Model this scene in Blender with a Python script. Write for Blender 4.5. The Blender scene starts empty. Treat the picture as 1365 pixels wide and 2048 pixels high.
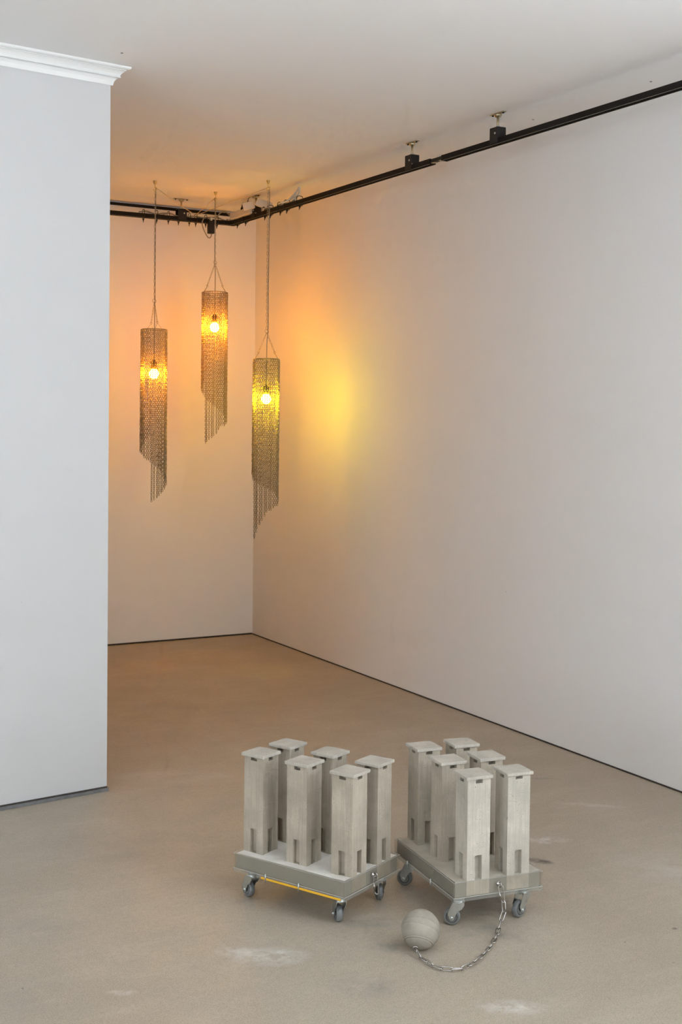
import bpy, bmesh, math, random
from mathutils import Vector, Matrix
random.seed(7)
scene = bpy.context.scene
col = scene.collection
PI = math.pi

# ------------------------------------------------------------------ camera
CAM_H = 1.55
F = Vector((0.4831, 0.8751, -0.0292)).normalized()
R = Vector((0.8755, -0.4830, 0.0108)); R = (R - F * R.dot(F)).normalized()
U = R.cross(F).normalized()
cam_d = bpy.data.cameras.new('camera'); cam = bpy.data.objects.new('camera', cam_d); col.objects.link(cam)
cam_d.sensor_width = 36; cam_d.sensor_fit = 'AUTO'
cam_d.lens = 2547.9 / 2048 * 36
cam_d.shift_y = -(1024 - 903.6) / 2048
cam_d.clip_start = 0.05
m = Matrix((R, U, -F)).transposed().to_4x4(); m.translation = (0, 0, CAM_H)
cam.matrix_world = m
scene.camera = cam

# ------------------------------------------------------------------ world, unseen windows' daylight, exposure
w = bpy.data.worlds.new('world'); scene.world = w; w.use_nodes = True
w.node_tree.nodes['Background'].inputs[0].default_value = (0.85, 0.92, 1.0, 1)
w.node_tree.nodes['Background'].inputs[1].default_value = 0.6
scene.view_settings.view_transform = 'Standard'
scene.view_settings.look = 'None'
scene.view_settings.gamma = 1
scene.view_settings.use_curve_mapping = False
scene.view_settings.exposure = 0.27
scene.cycles.use_adaptive_sampling = True
scene.cycles.adaptive_threshold = 0.1
scene.cycles.adaptive_min_samples = 12
scene.cycles.max_bounces = 7
scene.cycles.diffuse_bounces = 4
scene.cycles.transparent_max_bounces = 16
scene.cycles.sample_clamp_indirect = 6.0

XR, YB, ZC = 3.7776, 8.1055, 2.9385          # right wall, back wall, ceiling
XL, YF = -4.0, -1.2                          # far left wall, plain wall behind the camera
UNSEEN_WINDOWS = [('right', -1.05, 1.3), ('side', -1.0, 1.25)]      # unseen: right one added to light the towers, left one follows the floor shadow
WZ0, WZ1 = 0.30, 2.75
TILT = .75
WIN_POWER = {'right': 172, 'side': 116}
for wd, a, b in UNSEEN_WINDOWS:
    ld = bpy.data.lights.new('unseen_window_light', 'AREA'); ld.shape = 'RECTANGLE'
    ld.size = b - a - 0.1; ld.size_y = WZ1 - WZ0 - 0.1
    ld.energy = WIN_POWER[wd]; ld.color = (0.85, 0.93, 1.0)
    lo = bpy.data.objects.new('unseen_window_light', ld); col.objects.link(lo)
    c = (a + b) / 2; zm = (WZ0 + WZ1) / 2
    if wd == 'right': lo.location = (XR + 0.12, c, zm); lo.rotation_euler = (PI / 2 + TILT, 0, PI / 2)      # both lights tilted up to brighten the ceiling
    else: lo.location = (XL - 0.12, c, zm); lo.rotation_euler = (PI / 2 + TILT, 0, -PI / 2)

BULB = {'amber': ((1.0, 0.29, 0.007), 300), 'orange': ((1.0, 0.30, 0.007), 410), 'yellow': ((1.0, 0.74, 0.008), 275)}

# ------------------------------------------------------------------ helpers: tags
def tag(o, label=None, cat=None, group=None, kind=None):
    if label: o['label'] = label
    if cat: o['category'] = cat
    if group: o['group'] = group
    if kind: o['kind'] = kind
    return o
def empty(name, loc=(0, 0, 0), rz=0.0):
    o = bpy.data.objects.new(name, None); col.objects.link(o)
    o.location = loc; o.rotation_euler = (0, 0, rz); o.empty_display_size = 0.05
    return o
def link_mesh_obj(name, me, parent=None):
    o = bpy.data.objects.new(name, me); col.objects.link(o)
    if parent is not None: o.parent = parent
    return o

# ------------------------------------------------------------------ helpers: mesh builder
class MB:
    def __init__(s): s.v = []; s.f = []; s.mi = []; s.sm = []
    def add(s, vs, fs, mi=0, smooth=False):
        n = len(s.v); s.v += [tuple(x) for x in vs]
        for f in fs: s.f.append(tuple(i + n for i in f)); s.mi.append(mi); s.sm.append(smooth)
    def box(s, lo, hi, mi=0, M=None):
        x0, y0, z0 = lo; x1, y1, z1 = hi
        vs = [Vector(p) for p in ((x0,y0,z0),(x1,y0,z0),(x1,y1,z0),(x0,y1,z0),(x0,y0,z1),(x1,y0,z1),(x1,y1,z1),(x0,y1,z1))]
        if M is not None: vs = [M @ p for p in vs]
        s.add(vs, [(0,3,2,1),(4,5,6,7),(0,1,5,4),(1,2,6,5),(2,3,7,6),(3,0,4,7)], mi)
    def bevel_box(s, lo, hi, b, mi=0, M=None, seg=2):
        bm = bmesh.new(); bmesh.ops.create_cube(bm, size=1)
        c = [(lo[i] + hi[i]) / 2 for i in range(3)]; d = [hi[i] - lo[i] for i in range(3)]
        for v in bm.verts: v.co = Vector([c[i] + v.co[i] * d[i] for i in range(3)])
        bmesh.ops.bevel(bm, geom=bm.edges[:], offset=b, segments=seg, profile=0.5, affect='EDGES')
        s.bm(bm, mi, M)
    def bm(s, bm, mi=0, M=None, smooth=False):
        bm.verts.index_update()
        vs = [(M @ v.co if M is not None else v.co.copy()) for v in bm.verts]
        s.add(vs, [[v.index for v in f.verts] for f in bm.faces], mi, smooth); bm.free()
    def ring_frames(s, pts, closed):
        n = len(pts); tang = []
        for i in range(n):
            a = pts[(i - 1) % n] if (closed or i > 0) else pts[i]
            b = pts[(i + 1) % n] if (closed or i < n - 1) else pts[i]
            tang.append((b - a).normalized())
        t0 = tang[0]; up = Vector((0, 0, 1)) if abs(t0.z) < 0.9 else Vector((1, 0, 0))
        nrm = (up - t0 * up.dot(t0)).normalized(); out = []
        for i in range(n):
            t = tang[i]; nrm = (nrm - t * nrm.dot(t)).normalized(); out.append((t, nrm, t.cross(nrm)))
        return out
    def tube(s, pts, r, sides=8, closed=False, mi=0, caps=True):
        pts = [Vector(p) for p in pts]; n = len(pts); fr = s.ring_frames(pts, closed)
        rr = r if isinstance(r, (list, tuple)) else [r] * n
        vs = []; fs = []
        for i in range(n):
            for k in range(sides):
                a = 2 * PI * k / sides; vs.append(pts[i] + fr[i][1] * (math.cos(a) * rr[i]) + fr[i][2] * (math.sin(a) * rr[i]))
        for i in range(n if closed else n - 1):
            j = (i + 1) % n
            for k in range(sides):
                l = (k + 1) % sides; fs.append((i*sides+k, i*sides+l, j*sides+l, j*sides+k))
        if caps and not closed: fs += [tuple(range(sides - 1, -1, -1)), tuple((n-1)*sides + k for k in range(sides))]
        s.add(vs, fs, mi, True)
    def lathe(s, prof, segs=24, M=None, mi=0, smooth=True):
        vs = []; fs = []; n = len(prof)
        for k in range(segs):
            a = 2 * PI * k / segs; c, q = math.cos(a), math.sin(a)
            for r, z in prof: vs.append(Vector((r * c, r * q, z)))
        for k in range(segs):
            l = (k + 1) % segs
            for i in range(n - 1): fs.append((k*n+i, l*n+i, l*n+i+1, k*n+i+1))
        if prof[0][0] > 1e-6: fs.append(tuple(k * n for k in range(segs - 1, -1, -1)))
        if prof[-1][0] > 1e-6: fs.append(tuple(k * n + n - 1 for k in range(segs)))
        if M is not None: vs = [M @ v for v in vs]
        s.add(vs, fs, mi, smooth)
    def prism(s, poly, h, M, mi=0):
        n = len(poly); vs = [M @ Vector((x, y, 0)) for x, y in poly] + [M @ Vector((x, y, h)) for x, y in poly]
        fs = [tuple(range(n - 1, -1, -1)), tuple(range(n, 2 * n))] + [(i, (i+1) % n, n + (i+1) % n, n + i) for i in range(n)]
        s.add(vs, fs, mi)
    def mesh(s, name, mats):
        me = bpy.data.meshes.new(name); me.from_pydata(s.v, [], s.f)
        for mt in (mats if isinstance(mats, (list, tuple)) else [mats]): me.materials.append(mt)
        me.polygons.foreach_set('material_index', s.mi); me.polygons.foreach_set('use_smooth', s.sm)
        me.update(); return me
    def build(s, name, mats, parent=None): return link_mesh_obj(name, s.mesh(name, mats), parent)
def T(x, y, z): return Matrix.Translation((x, y, z))
def RZ(a): return Matrix.Rotation(a, 4, 'Z')
def smooth_path(pts, n=8):
    pts = [Vector(p) for p in pts]; out = []
    for i in range(len(pts) - 1):
        p0 = pts[max(i-1, 0)]; p1 = pts[i]; p2 = pts[i+1]; p3 = pts[min(i+2, len(pts)-1)]
        for k in range(n):
            t = k / n; out.append(0.5 * ((2*p1) + (p2-p0)*t + (2*p0-5*p1+4*p2-p3)*t*t + (3*p1-p0-3*p2+p3)*t**3))
    out.append(pts[-1]); return out
def stadium(L, W, n=5):
    """closed loop of a chain link centre line in the XZ plane, long axis Z; L and W to wire centres"""
    r = W / 2; h = L / 2 - r; out = []
    for k in range(n + 1): a = PI * k / n; out.append(Vector((r * math.cos(a), 0, h + r * math.sin(a))))
    for k in range(n + 1): a = PI + PI * k / n; out.append(Vector((r * math.cos(a), 0, -h + r * math.sin(a))))
    return out
def add_link(mb, M, L, W, wire, sides=6, n=5):
    mb.tube([M @ p for p in stadium(L, W, n)], wire, sides, closed=True)
def frame_to(p, q, roll):
    z = (q - p).normalized(); up = Vector((0, 0, 1)) if abs(z.z) < 0.95 else Vector((0, 1, 0))
    x = up.cross(z).normalized(); y = z.cross(x)
    m = Matrix((x, y, z)).transposed().to_4x4(); m = m @ Matrix.Rotation(roll, 4, 'Z'); m.translation = (p + q) / 2; return m

# ------------------------------------------------------------------ helpers: materials
class NT:
    def __init__(s, name):
        s.m = bpy.data.materials.new(name); s.m.use_nodes = True; s.t = s.m.node_tree; s.n = s.t.nodes; s.b = s.n['Principled BSDF']; s.out = s.n['Material Output']
        s.tc = s.n.new('ShaderNodeTexCoord')
    def l(s, a, b): s.t.links.new(a, b)
    def noise(s, scale, detail=4, rough=0.55, vec=None, dist=0.0):
        n = s.n.new('ShaderNodeTexNoise'); n.inputs['Scale'].default_value = scale; n.inputs['Detail'].default_value = detail
        n.inputs['Roughness'].default_value = rough; n.inputs['Distortion'].default_value = dist
        s.l(vec if vec is not None else s.tc.outputs['Object'], n.inputs['Vector']); return n.outputs['Fac']
    def voronoi(s, scale, vec=None, rnd=1.0):
        n = s.n.new('ShaderNodeTexVoronoi'); n.inputs['Scale'].default_value = scale; n.inputs['Randomness'].default_value = rnd
        s.l(vec if vec is not None else s.tc.outputs['Object'], n.inputs['Vector']); return n.outputs['Distance']
    def mapping(s, loc=(0,0,0), sc=(1,1,1), vec=None):
        n = s.n.new('ShaderNodeMapping'); n.inputs['Location'].default_value = loc; n.inputs['Scale'].default_value = sc
        s.l(vec if vec is not None else s.tc.outputs['Object'], n.inputs['Vector']); return n.outputs[0]
    def rng(s, fac, a, b, c=0.0, d=1.0):
        n = s.n.new('ShaderNodeMapRange'); n.clamp = True
        for i, x in enumerate((a, b, c, d)): n.inputs[i + 1].default_value = x
        s.l(fac, n.inputs[0]); return n.outputs[0]
    def math(s, op, a, b):
        n = s.n.new('ShaderNodeMath'); n.operation = op
        for i, x in enumerate((a, b)):
            if isinstance(x, (int, float)): n.inputs[i].default_value = x
            else: s.l(x, n.inputs[i])
        return n.outputs[0]
    def mix(s, fac, a, b, mode='MIX'):
        n = s.n.new('ShaderNodeMix'); n.data_type = 'RGBA'; n.blend_type = mode
        for k, x in (('Factor', fac), ('A', a), ('B', b)):
            i = [q for q in n.inputs if q.name == k and (k == 'Factor' and q.type == 'VALUE' or k != 'Factor' and q.type == 'RGBA')][0]
            if isinstance(x, (int, float)): i.default_value = x
            elif isinstance(x, tuple): i.default_value = (*x, 1) if len(x) == 3 else x
            else: s.l(x, i)
        return [q for q in n.outputs if q.type == 'RGBA'][0]
    def bump(s, h, strength=0.2, dist=0.01):
        n = s.n.new('ShaderNodeBump'); n.inputs['Strength'].default_value = strength; n.inputs['Distance'].default_value = dist
        s.l(h, n.inputs['Height']); s.l(n.outputs[0], s.b.inputs['Normal']); return n
    def fin(s, colr=None, rough=0.6, metal=0.0, spec=None):
        if colr is not None:
            if isinstance(colr, tuple): s.b.inputs['Base Color'].default_value = (*colr, 1)
            else: s.l(colr, s.b.inputs['Base Color'])
        if isinstance(rough, (int, float)): s.b.inputs['Roughness'].default_value = rough
        else: s.l(rough, s.b.inputs['Roughness'])
        s.b.inputs['Metallic'].default_value = metal
        if spec is not None: s.b.inputs['Specular IOR Level'].default_value = spec
        return s.m
def plain(name, c, rough=0.5, metal=0.0, var=0.12, scale=40):
    t = NT(name); n = t.noise(scale)
    k = t.mix(n, tuple(x * (1 - var) for x in c), tuple(min(1, x * (1 + var)) for x in c))
    return t.fin(k, rough, metal)

def wall_material(name, c):
    t = NT(name); n = t.noise(1.3, 3); n2 = t.noise(14, 3)
    k = t.mix(t.rng(n, .3, .7), tuple(x * .985 for x in c), c)
    k = t.mix(t.rng(n2, .35, .65, 0, .25), k, tuple(x * .97 for x in c))
    sp = t.voronoi(3.1, t.mapping((3.3, 1.7, 0.4)))
    k = t.mix(t.rng(sp, .012, .006, 0, .55), k, (.35, .32, .29))
    t.bump(t.noise(90, 3), .05, .004)
    return t.fin(k, 0.75, 0, 0.25)
M_WALL = wall_material('painted_wall', (0.885, 0.885, 0.885))
M_WALL_L = wall_material('dimmed_white_paint', (0.675, 0.67, 0.665))  # white wall paint darkened to offset the strong daylight on the left wall
M_CEIL = wall_material('painted_ceiling', (0.89, 0.885, 0.88))
M_CORNICE = plain('cornice_paint', (0.87, 0.87, 0.855), .55, 0, .02)

def floor_material():
    t = NT('concrete_floor')
    big = t.noise(0.9, 5, .6, dist=.4); mid = t.noise(4.5, 5, .65); fine = t.noise(55, 4, .7); grain = t.noise(260, 2, .6)
    streak = t.noise(3.0, 4, .6, vec=t.mapping((0, 0, 0), (1.0, 3.5, 1)))
    k = t.mix(t.rng(big, .33, .68), (.375, .310, .236), (.470, .402, .315))
    k = t.mix(t.rng(mid, .42, .72, 0, .55), k, (.40, .345, .275))
    k = t.mix(t.rng(streak, .5, .75, 0, .35), k, (.56, .49, .39))
    k = t.mix(t.rng(fine, .38, .66, 0, .42), k, (.31, .255, .19))
    k = t.mix(t.rng(grain, .44, .64, 0, .42), k, (.62, .55, .45))
    k = t.mix(t.rng(t.noise(190, 3, .7, t.mapping((7, 3, 0))), .54, .70, 0, .45), k, (.21, .17, .13))
    # small dark chips and pale grit
    for sc, th, c, off in ((7.0, .030, (.10, .085, .065), 0.0), (15.0, .032, (.16, .13, .10), 5.2), (11.0, .022, (.78, .74, .66), 9.1)):
        v = t.voronoi(sc, t.mapping((off, off * .7, 0)))
        gate = t.rng(t.noise(2.2, 2, .5, vec=t.mapping((off + 3, 1, 0))), .47, .56)
        k = t.mix(t.math('MULTIPLY', t.rng(v, th, th * .45), gate), k, c)
    # pale plaster smears and grey rubbed patches, each where the floor has one
    def spot(cx, cy, rx, ry, c, s, sc=9, ang=0):
        nonlocal k
        mp = t.n.new('ShaderNodeMapping'); mp.vector_type = 'TEXTURE'
        mp.inputs['Location'].default_value = (cx, cy, 0); mp.inputs['Rotation'].default_value = (0, 0, ang); mp.inputs['Scale'].default_value = (rx, ry, 1)
        t.l(t.tc.outputs['Object'], mp.inputs[0])
        g = t.n.new('ShaderNodeTexGradient'); g.gradient_type = 'SPHERICAL'; t.l(mp.outputs[0], g.inputs[0])
        nn = t.rng(t.noise(sc, 5, .7), .38, .68)
        k = t.mix(t.math('MULTIPLY', t.math('MULTIPLY', t.rng(g.outputs['Fac'], 0, .6), nn), s), k, c)
    for a in SPOTS: spot(*a)
    t.bump(t.math('ADD', t.math('MULTIPLY', fine, .5), grain), .05, .003)
    return t.fin(k, t.rng(mid, .3, .7, .42, .60), 0, .35)
WHITE = (.66, .63, .58); GREY = (.30, .275, .235); DARK = (.22, .18, .13)
A_ = -.504
SPOTS = [(1.575, 3.242, .13, .075, WHITE, 1.0, 20, A_), (1.50, 3.315, .07, .04, WHITE, .8, 26, A_), (2.000, 2.665, .10, .05, WHITE, .9, 24, A_), (2.902, 3.68, .11, .05, WHITE, .8, 20, A_), (1.126, 3.217, .05, .02, WHITE, .8, 24, A_), (3.326, 3.935, .16, .03, WHITE, .5, 16, A_ - .2),
         (1.936, 3.121, .12, .05, GREY, 1.0, 16, A_), (1.728, 2.937, .12, .08, GREY, .8, 14, A_), (2.262, 3.052, .10, .035, GREY, 1.0, 14, A_ - .7), (2.217, 3.117, .11, .035, GREY, .9, 14, A_ + .6), (1.687, 3.658, .09, .06, GREY, .8, 14, A_),
         (1.98, 3.30, .16, .05, GREY, .9, 12, A_), (2.412, 3.284, .085, .030, DARK, 1.0, 26, A_), (3.387, 4.319, .08, .022, GREY, 1.0, 12, A_), (2.745, 3.515, .060, .030, (.09, .075, .06), 1.6, 7, A_ - .4), (2.751, 2.853, .012, .010, (.05, .04, .03), 1.5, 3, 0),
         (1.045, 3.724, .22, .12, GREY, .5, 6, A_), (.85, 3.3, .35, .2, GREY, .4, 5, A_), (1.5, 4.3, .45, .25, GREY, .35, 5, A_), (1.99, 5.05, .35, .14, WHITE, .4, 9, A_), (3.2, 3.2, .4, .2, WHITE, .35, 8, A_), (2.4, 6.2, .6, .2, GREY, .5, 5, A_)]
M_FLOOR = floor_material()

def concrete_material(name, c, pores=1.0, dark=0.0, streak=.55):
    t = NT(name); oi = t.n.new('ShaderNodeObjectInfo')
    cv = t.n.new('ShaderNodeVectorMath'); cv.operation = 'SCALE'; cv.inputs[0].default_value = (31, 17, 9); t.l(oi.outputs['Random'], cv.inputs['Scale'])
    av = t.n.new('ShaderNodeVectorMath'); av.operation = 'ADD'; t.l(t.tc.outputs['Object'], av.inputs[0]); t.l(cv.outputs[0], av.inputs[1]); vec = av.outputs[0]
    big = t.noise(11, 4, .6, vec); st = t.noise(1.0, 4, .6, t.mapping((0,0,0), (210, 210, 7), vec)); fine = t.noise(240, 3, .6, vec)
    lo = tuple(x * .78 for x in c); hi = tuple(min(1, x * 1.16) for x in c)
    k = t.mix(t.rng(big, .32, .68), lo, hi)
    k = t.mix(t.rng(st, .40, .70, 0, streak), k, tuple(x * .70 for x in c))
    k = t.mix(t.rng(fine, .35, .7, 0, .25), k, tuple(x * .8 for x in c))
    v = t.voronoi(150, vec); g = t.rng(t.noise(22, 2, .5, vec), .50, .62)
    hole = t.math('MULTIPLY', t.rng(v, .19, .10), g)
    k = t.mix(t.math('MULTIPLY', hole, .75 * pores), k, (.10, .085, .06))
    if dark:
        ch = t.rng(t.noise(36, 5, .75, vec, .8), .665, .70)
        k = t.mix(t.math('MULTIPLY', ch, dark), k, (.05, .04, .03))
    h = t.math('SUBTRACT', t.math('MULTIPLY', fine, .4), t.math('MULTIPLY', hole, 1.0))
    t.bump(h, .25, .002)
    return t.fin(k, .85, 0, .2)
M_CONC = concrete_material('cast_concrete', (.515, .455, .365))
M_CONC_PALE = concrete_material('pale_cast_concrete', (.585, .535, .455), 1.2, .75)
M_CAP = concrete_material('cap_concrete', (.555, .51, .44), .8)
M_BALL = concrete_material('ball_concrete', (.37, .332, .277), .2, 0.0, .12)

def sand_material(name, c, c2):
    t = NT(name); n = t.noise(9, 4, .6); f = t.noise(420, 2, .6); p = t.noise(70, 4, .6)
    k = t.mix(t.rng(n, .38, .62), c, c2); k = t.mix(t.rng(f, .3, .7, 0, .3), k, tuple(x * .7 for x in c2))
    t.bump(t.math('ADD', f, p), .45, .002); return t.fin(k, .95, 0, .1)
M_SAND_W = sand_material('white_cement_powder', (.90, .87, .81), (.76, .72, .65))
M_SAND_B = sand_material('beige_cement_powder', (.60, .555, .47), (.50, .455, .375))
M_DAMP = plain('damp_packed_cement', (.33, .308, .265), .8, 0, .14, 25)

def acrylic(name, tint, dif=0.06, refl=1.0):
    t = NT(name); tr = t.n.new('ShaderNodeBsdfTransparent'); tr.inputs[0].default_value = (*tint, 1)
    gl = t.n.new('ShaderNodeBsdfGlossy'); gl.inputs['Roughness'].default_value = .06; gl.inputs[0].default_value = (refl, refl, refl, 1)
    lw_ = t.n.new('ShaderNodeLayerWeight'); fr = t.math('MULTIPLY_ADD', t.math('POWER', lw_.outputs['Facing'], 5.0), .96); fr.node.inputs[2].default_value = .04
    mx = t.n.new('ShaderNodeMixShader'); t.l(fr, mx.inputs[0]); t.l(tr.outputs[0], mx.inputs[1]); t.l(gl.outputs[0], mx.inputs[2])
    df = t.n.new('ShaderNodeBsdfDiffuse'); df.inputs[0].default_value = (.82, .80, .75, 1)
    m2 = t.n.new('ShaderNodeMixShader'); m2.inputs[0].default_value = dif
    t.l(mx.outputs[0], m2.inputs[1]); t.l(df.outputs[0], m2.inputs[2]); t.l(m2.outputs[0], t.out.inputs['Surface']); return t.m
M_ACR = acrylic('clear_acrylic', (.96, .95, .93), .03, .6)
M_ACR_BASE = acrylic('acrylic_base', (.88, .89, .87), .14, .7)
M_ACR_EDGE = acrylic('acrylic_sawn_edge', (.80, .82, .80), .45)
M_AMBER = plain('amber_glow_paint', (.90, .50, .03), .25, 0, .05)
M_ZINC = plain('zinc_plated_steel', (.62, .66, .66), .30, 1.0, .10, 60)
M_STEEL = plain('stainless_steel', (.50, .475, .45), .24, 1.0, .06, 80)
M_CHAIN = plain('lamp_chain_steel', (.40, .345, .26), .40, 1.0, .12, 120)
M_TYRE = plain('grey_rubber_tyre', (.20, .205, .205), .45, 0, .08)
M_HUB = plain('dark_plastic_hub', (.035, .037, .04), .4, 0, .1)
M_BLACK = plain('black_track_lacquer', (.008, .006, .005), .65, 0, .25); M_BLACK.node_tree.nodes['Principled BSDF'].inputs['Specular IOR Level'].default_value = .25
M_BLACKM = plain('black_plastic', (.009, .008, .008), .6, 0, .2)
M_GOLDZ = plain('yellow_passivated_steel', (.55, .48, .33), .38, 1.0, .12)
M_BRASS = plain('brass', (.70, .52, .22), .35, 1.0, .1)
M_WHITEP = plain('white_plastic', (.72, .70, .66), .4, 0, .03)
M_CORD = plain('tan_clear_cord', (.62, .50, .34), .4, 0, .08)
M_CORDG = plain('grey_cable', (.30, .27, .22), .5, 0, .1)
M_GAP = plain('dark_floor_gap', (.055, .045, .038), .9, 0, .5, 60)
M_PROFILE = plain('grey_edge_profile', (.22, .22, .225), .6, .3, .4, 30)
M_TIMBER = plain('window_frame_paint', (.78, .78, .76), .5, 0, .03)

def bulb_material(kind):
    c, e = BULB[kind]; t = NT('glowing_%s_bulb' % kind); em = t.n.new('ShaderNodeEmission')
    em.inputs[0].default_value = (*c, 1); em.inputs[1].default_value = e; t.l(em.outputs[0], t.out.inputs['Surface']); return t.m
M_BULB = {k: bulb_material(k) for k in BULB}

# ------------------------------------------------------------------ the setting
def struct(name, mb, mats, label=None):
    o = mb.build(name, mats); o['kind'] = 'structure'
    if label: o['label'] = label
    return o
mb = MB(); mb.box((XL - .3, YF - .3, -.12), (XR + .3, YB + .3, 0)); struct('floor', mb, M_FLOOR, 'worn beige concrete floor with specks and pale smears')
mb = MB(); mb.box((XL - .3, YF - .3, ZC), (XR + .3, YB + .3, ZC + .15)); struct('ceiling', mb, M_CEIL, 'flat white painted ceiling')
mb = MB(); mb.box((0.4, YB, 0), (XR, YB + .25, ZC)); struct('wall_back', mb, M_WALL, 'white back wall glowing orange behind the chain lamps')
LW_A = math.atan(0.137)                                   # the left wall stands a little askew
def lw(x, off=0.0): return 4.628 + 0.137 * (x + 1) - off / math.cos(LW_A)
mb = MB(); XE = 1.676
mb.add([(XL, lw(XL), 0), (XE, lw(XE), 0), (XE - .04, lw(XE) + .32, 0), (XL, lw(XL) + .32, 0), (XL, lw(XL), ZC), (XE, lw(XE), ZC), (XE - .04, lw(XE) + .32, ZC), (XL, lw(XL) + .32, ZC)],
       [(0,1,5,4), (1,2,6,5), (2,3,7,6), (3,0,4,7), (4,5,6,7), (3,2,1,0)])
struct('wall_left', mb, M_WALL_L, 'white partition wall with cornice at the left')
mb = MB(); mb.box((0.15, lw(.4) + .32, 0), (0.4, YB + .25, ZC)); struct('wall_alcove', mb, M_WALL)
for wd, a, b in UNSEEN_WINDOWS:
    mb = MB(); fr = MB(); t = .05
    e0, e1 = (YF - .25, YB + .25) if wd == 'right' else (YF - .25, lw(XL) + .3)
    def q(B, u0, u1, z0, z1, d0=.25, d1=0.0):
        if wd == 'right': B.box((XR + d1, u0, z0), (XR + d0, u1, z1))
        else: B.box((XL - d0, u0, z0), (XL - d1, u1, z1))
    q(mb, e0, e1, 0, WZ0); q(mb, e0, e1, WZ1, ZC); q(mb, e0, a, WZ0, WZ1); q(mb, b, e1, WZ0, WZ1)
    struct('wall_' + wd, mb, M_WALL, 'long white wall on the right side' if wd == 'right' else None)
    for u0, u1, z0, z1 in ((a, a + t, WZ0, WZ1), (b - t, b, WZ0, WZ1), (a + t, b - t, WZ0, WZ0 + t), (a + t, b - t, WZ1 - t, WZ1), ((a + b) / 2 - t / 2, (a + b) / 2 + t / 2, WZ0 + t, WZ1 - t)):
        q(fr, u0, u1, z0, z1, .10, .04)
    struct('unseen_window_1' if wd == 'right' else 'unseen_window_2', fr, M_TIMBER)  # frames out of view; the right wall one is added for its light
mb = MB(); mb.box((XL, YF - .25, 0), (XR, YF, ZC)); struct('wall_front', mb, M_WALL)

# dark gaps and profile where the walls meet the floor
mb = MB(); mb.box((XR - .004, YF, .0005), (XR, YB, .0065)); struct('trim_1', mb, M_GAP, 'thin dark gap along the foot of the right wall')
mb = MB(); mb.box((0.4, YB - .006, .0005), (XR - .007, YB, .010)); struct('trim_2', mb, M_GAP, 'thin dark gap along the foot of the back wall')
mb = MB()
def lwbox(x0, x1, o0, o1, z0, z1):
    vs = [(x0, lw(x0, o0), z0), (x1, lw(x1, o0), z0), (x1, lw(x1, o1), z0), (x0, lw(x0, o1), z0)]
    mb.add(vs + [(x, y, z1) for x, y, _ in vs], [(0,1,2,3), (4,7,6,5), (0,4,5,1), (1,5,6,2), (2,6,7,3), (3,7,4,0)])
lwbox(XL + .1, XE + .004, .016, .0, .0005, .0125); trim3 = struct('trim_3', mb, M_PROFILE, 'thin grey metal profile along the foot of the left wall')
mb = MB(); lwbox(XL + .1, XE, .008, .0, .0125, .017)
struct('trim_4', mb, M_GAP, 'uneven dark joint between left wall and grey profile')

# cornice: a moulding swept along the left wall and round its end
prof = [(0, 2.869), (.001, 2.869), (.001, 2.8705), (.007, 2.867), (.008, 2.872), (.011, 2.884), (.017, 2.8925), (.023, 2.8955), (.016, 2.8975), (.016, 2.8995), (.029, 2.897), (.0305, 2.901), (.027, 2.903), (.031, 2.910), (.037, 2.917), (.044, 2.9225), (.049, 2.924), (.046, 2.9255), (.046, 2.927), (.056, 2.928), (.061, 2.932), (.062, ZC), (0, ZC)]
mb = MB(); path = [('a', XL), ('c', None), ('d', None)]; secs = []
ux, uy = math.cos(LW_A), math.sin(LW_A)
for kind, x in path:
    sec = []
    for d_, z in prof:
        if kind == 'a': sec.append((x + uy * d_, lw(x) - ux * d_, z))
        elif kind == 'c': sec.append((XE + ux * d_ + uy * d_, lw(XE) - ux * d_ + uy * d_, z))
        else: sec.append((XE - .04 + ux * d_, lw(XE) + .32 + uy * d_, z))
    secs.append(sec)
n = len(prof)
mb.add([p for s_ in secs for p in s_], [(j*n+i, j*n+(i+1) % n, (j+1)*n+(i+1) % n, (j+1)*n+i) for j in range(2) for i in range(n)] + [tuple(range(n)), tuple(range(3*n-1, 2*n-1, -1))])
struct('trim_5', mb, M_CORNICE, 'moulded white cornice along the top of the left wall')

# ------------------------------------------------------------------ carts with concrete towers
ZB, ZT, TW, CAPW = .150, .4634, .0774, .0908
DOOR_H, SLOT_H = .072, .0125
def shaft_mesh(name, seams, mat):
    mb = MB(); hw = TW / 2; zt = ZT - .0097
    lv = [(.1015, 0), (ZB - .004, 0), (ZB + DOOR_H, 0)]
    for z in sorted(seams): lv += [(z - .0010, 0), (z, .0005), (z + .0010, .0)]
    lv += [(zt - SLOT_H, 0), (zt, 0)]
    us = [-1, -.31, .31, 1]; dep = .010
    for s_ in range(4):
        a = s_ * PI / 2; nx, ny = math.cos(a), math.sin(a); tx, ty = -ny, nx
        dps = {1: .016, len(lv) - 2: .018}
        def P(u, lvl, dd=0.0):
            z, ins = lvl; h = hw - ins; return (nx * (h - dd) + tx * u * h, ny * (h - dd) + ty * u * h, z)
        for i in range(len(lv) - 1):
            for j in range(3):
                A, B = lv[i], lv[i + 1]; u0, u1 = us[j], us[j + 1]
                if j == 1 and (i == 1 or i == len(lv) - 2):
                    dep = dps[i]; q = [P(u0, A), P(u1, A), P(u1, B), P(u0, B), P(u0, A, dep), P(u1, A, dep), P(u1, B, dep), P(u0, B, dep)]
                    mb.add(q, [(4,5,6,7), (0,1,5,4), (1,2,6,5), (2,3,7,6), (3,0,4,7)])
                else: mb.add([P(u0, A), P(u1, A), P(u1, B), P(u0, B)], [(0,1,2,3)])
    for z, o in ((lv[0][0], 1), (zt, 0)):
        vs = [(-hw, -hw, z), (hw, -hw, z), (hw, hw, z), (-hw, hw, z)]; mb.add(vs, [(3,2,1,0) if o else (0,1,2,3)])
    return mb.mesh(name, mat)
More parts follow.
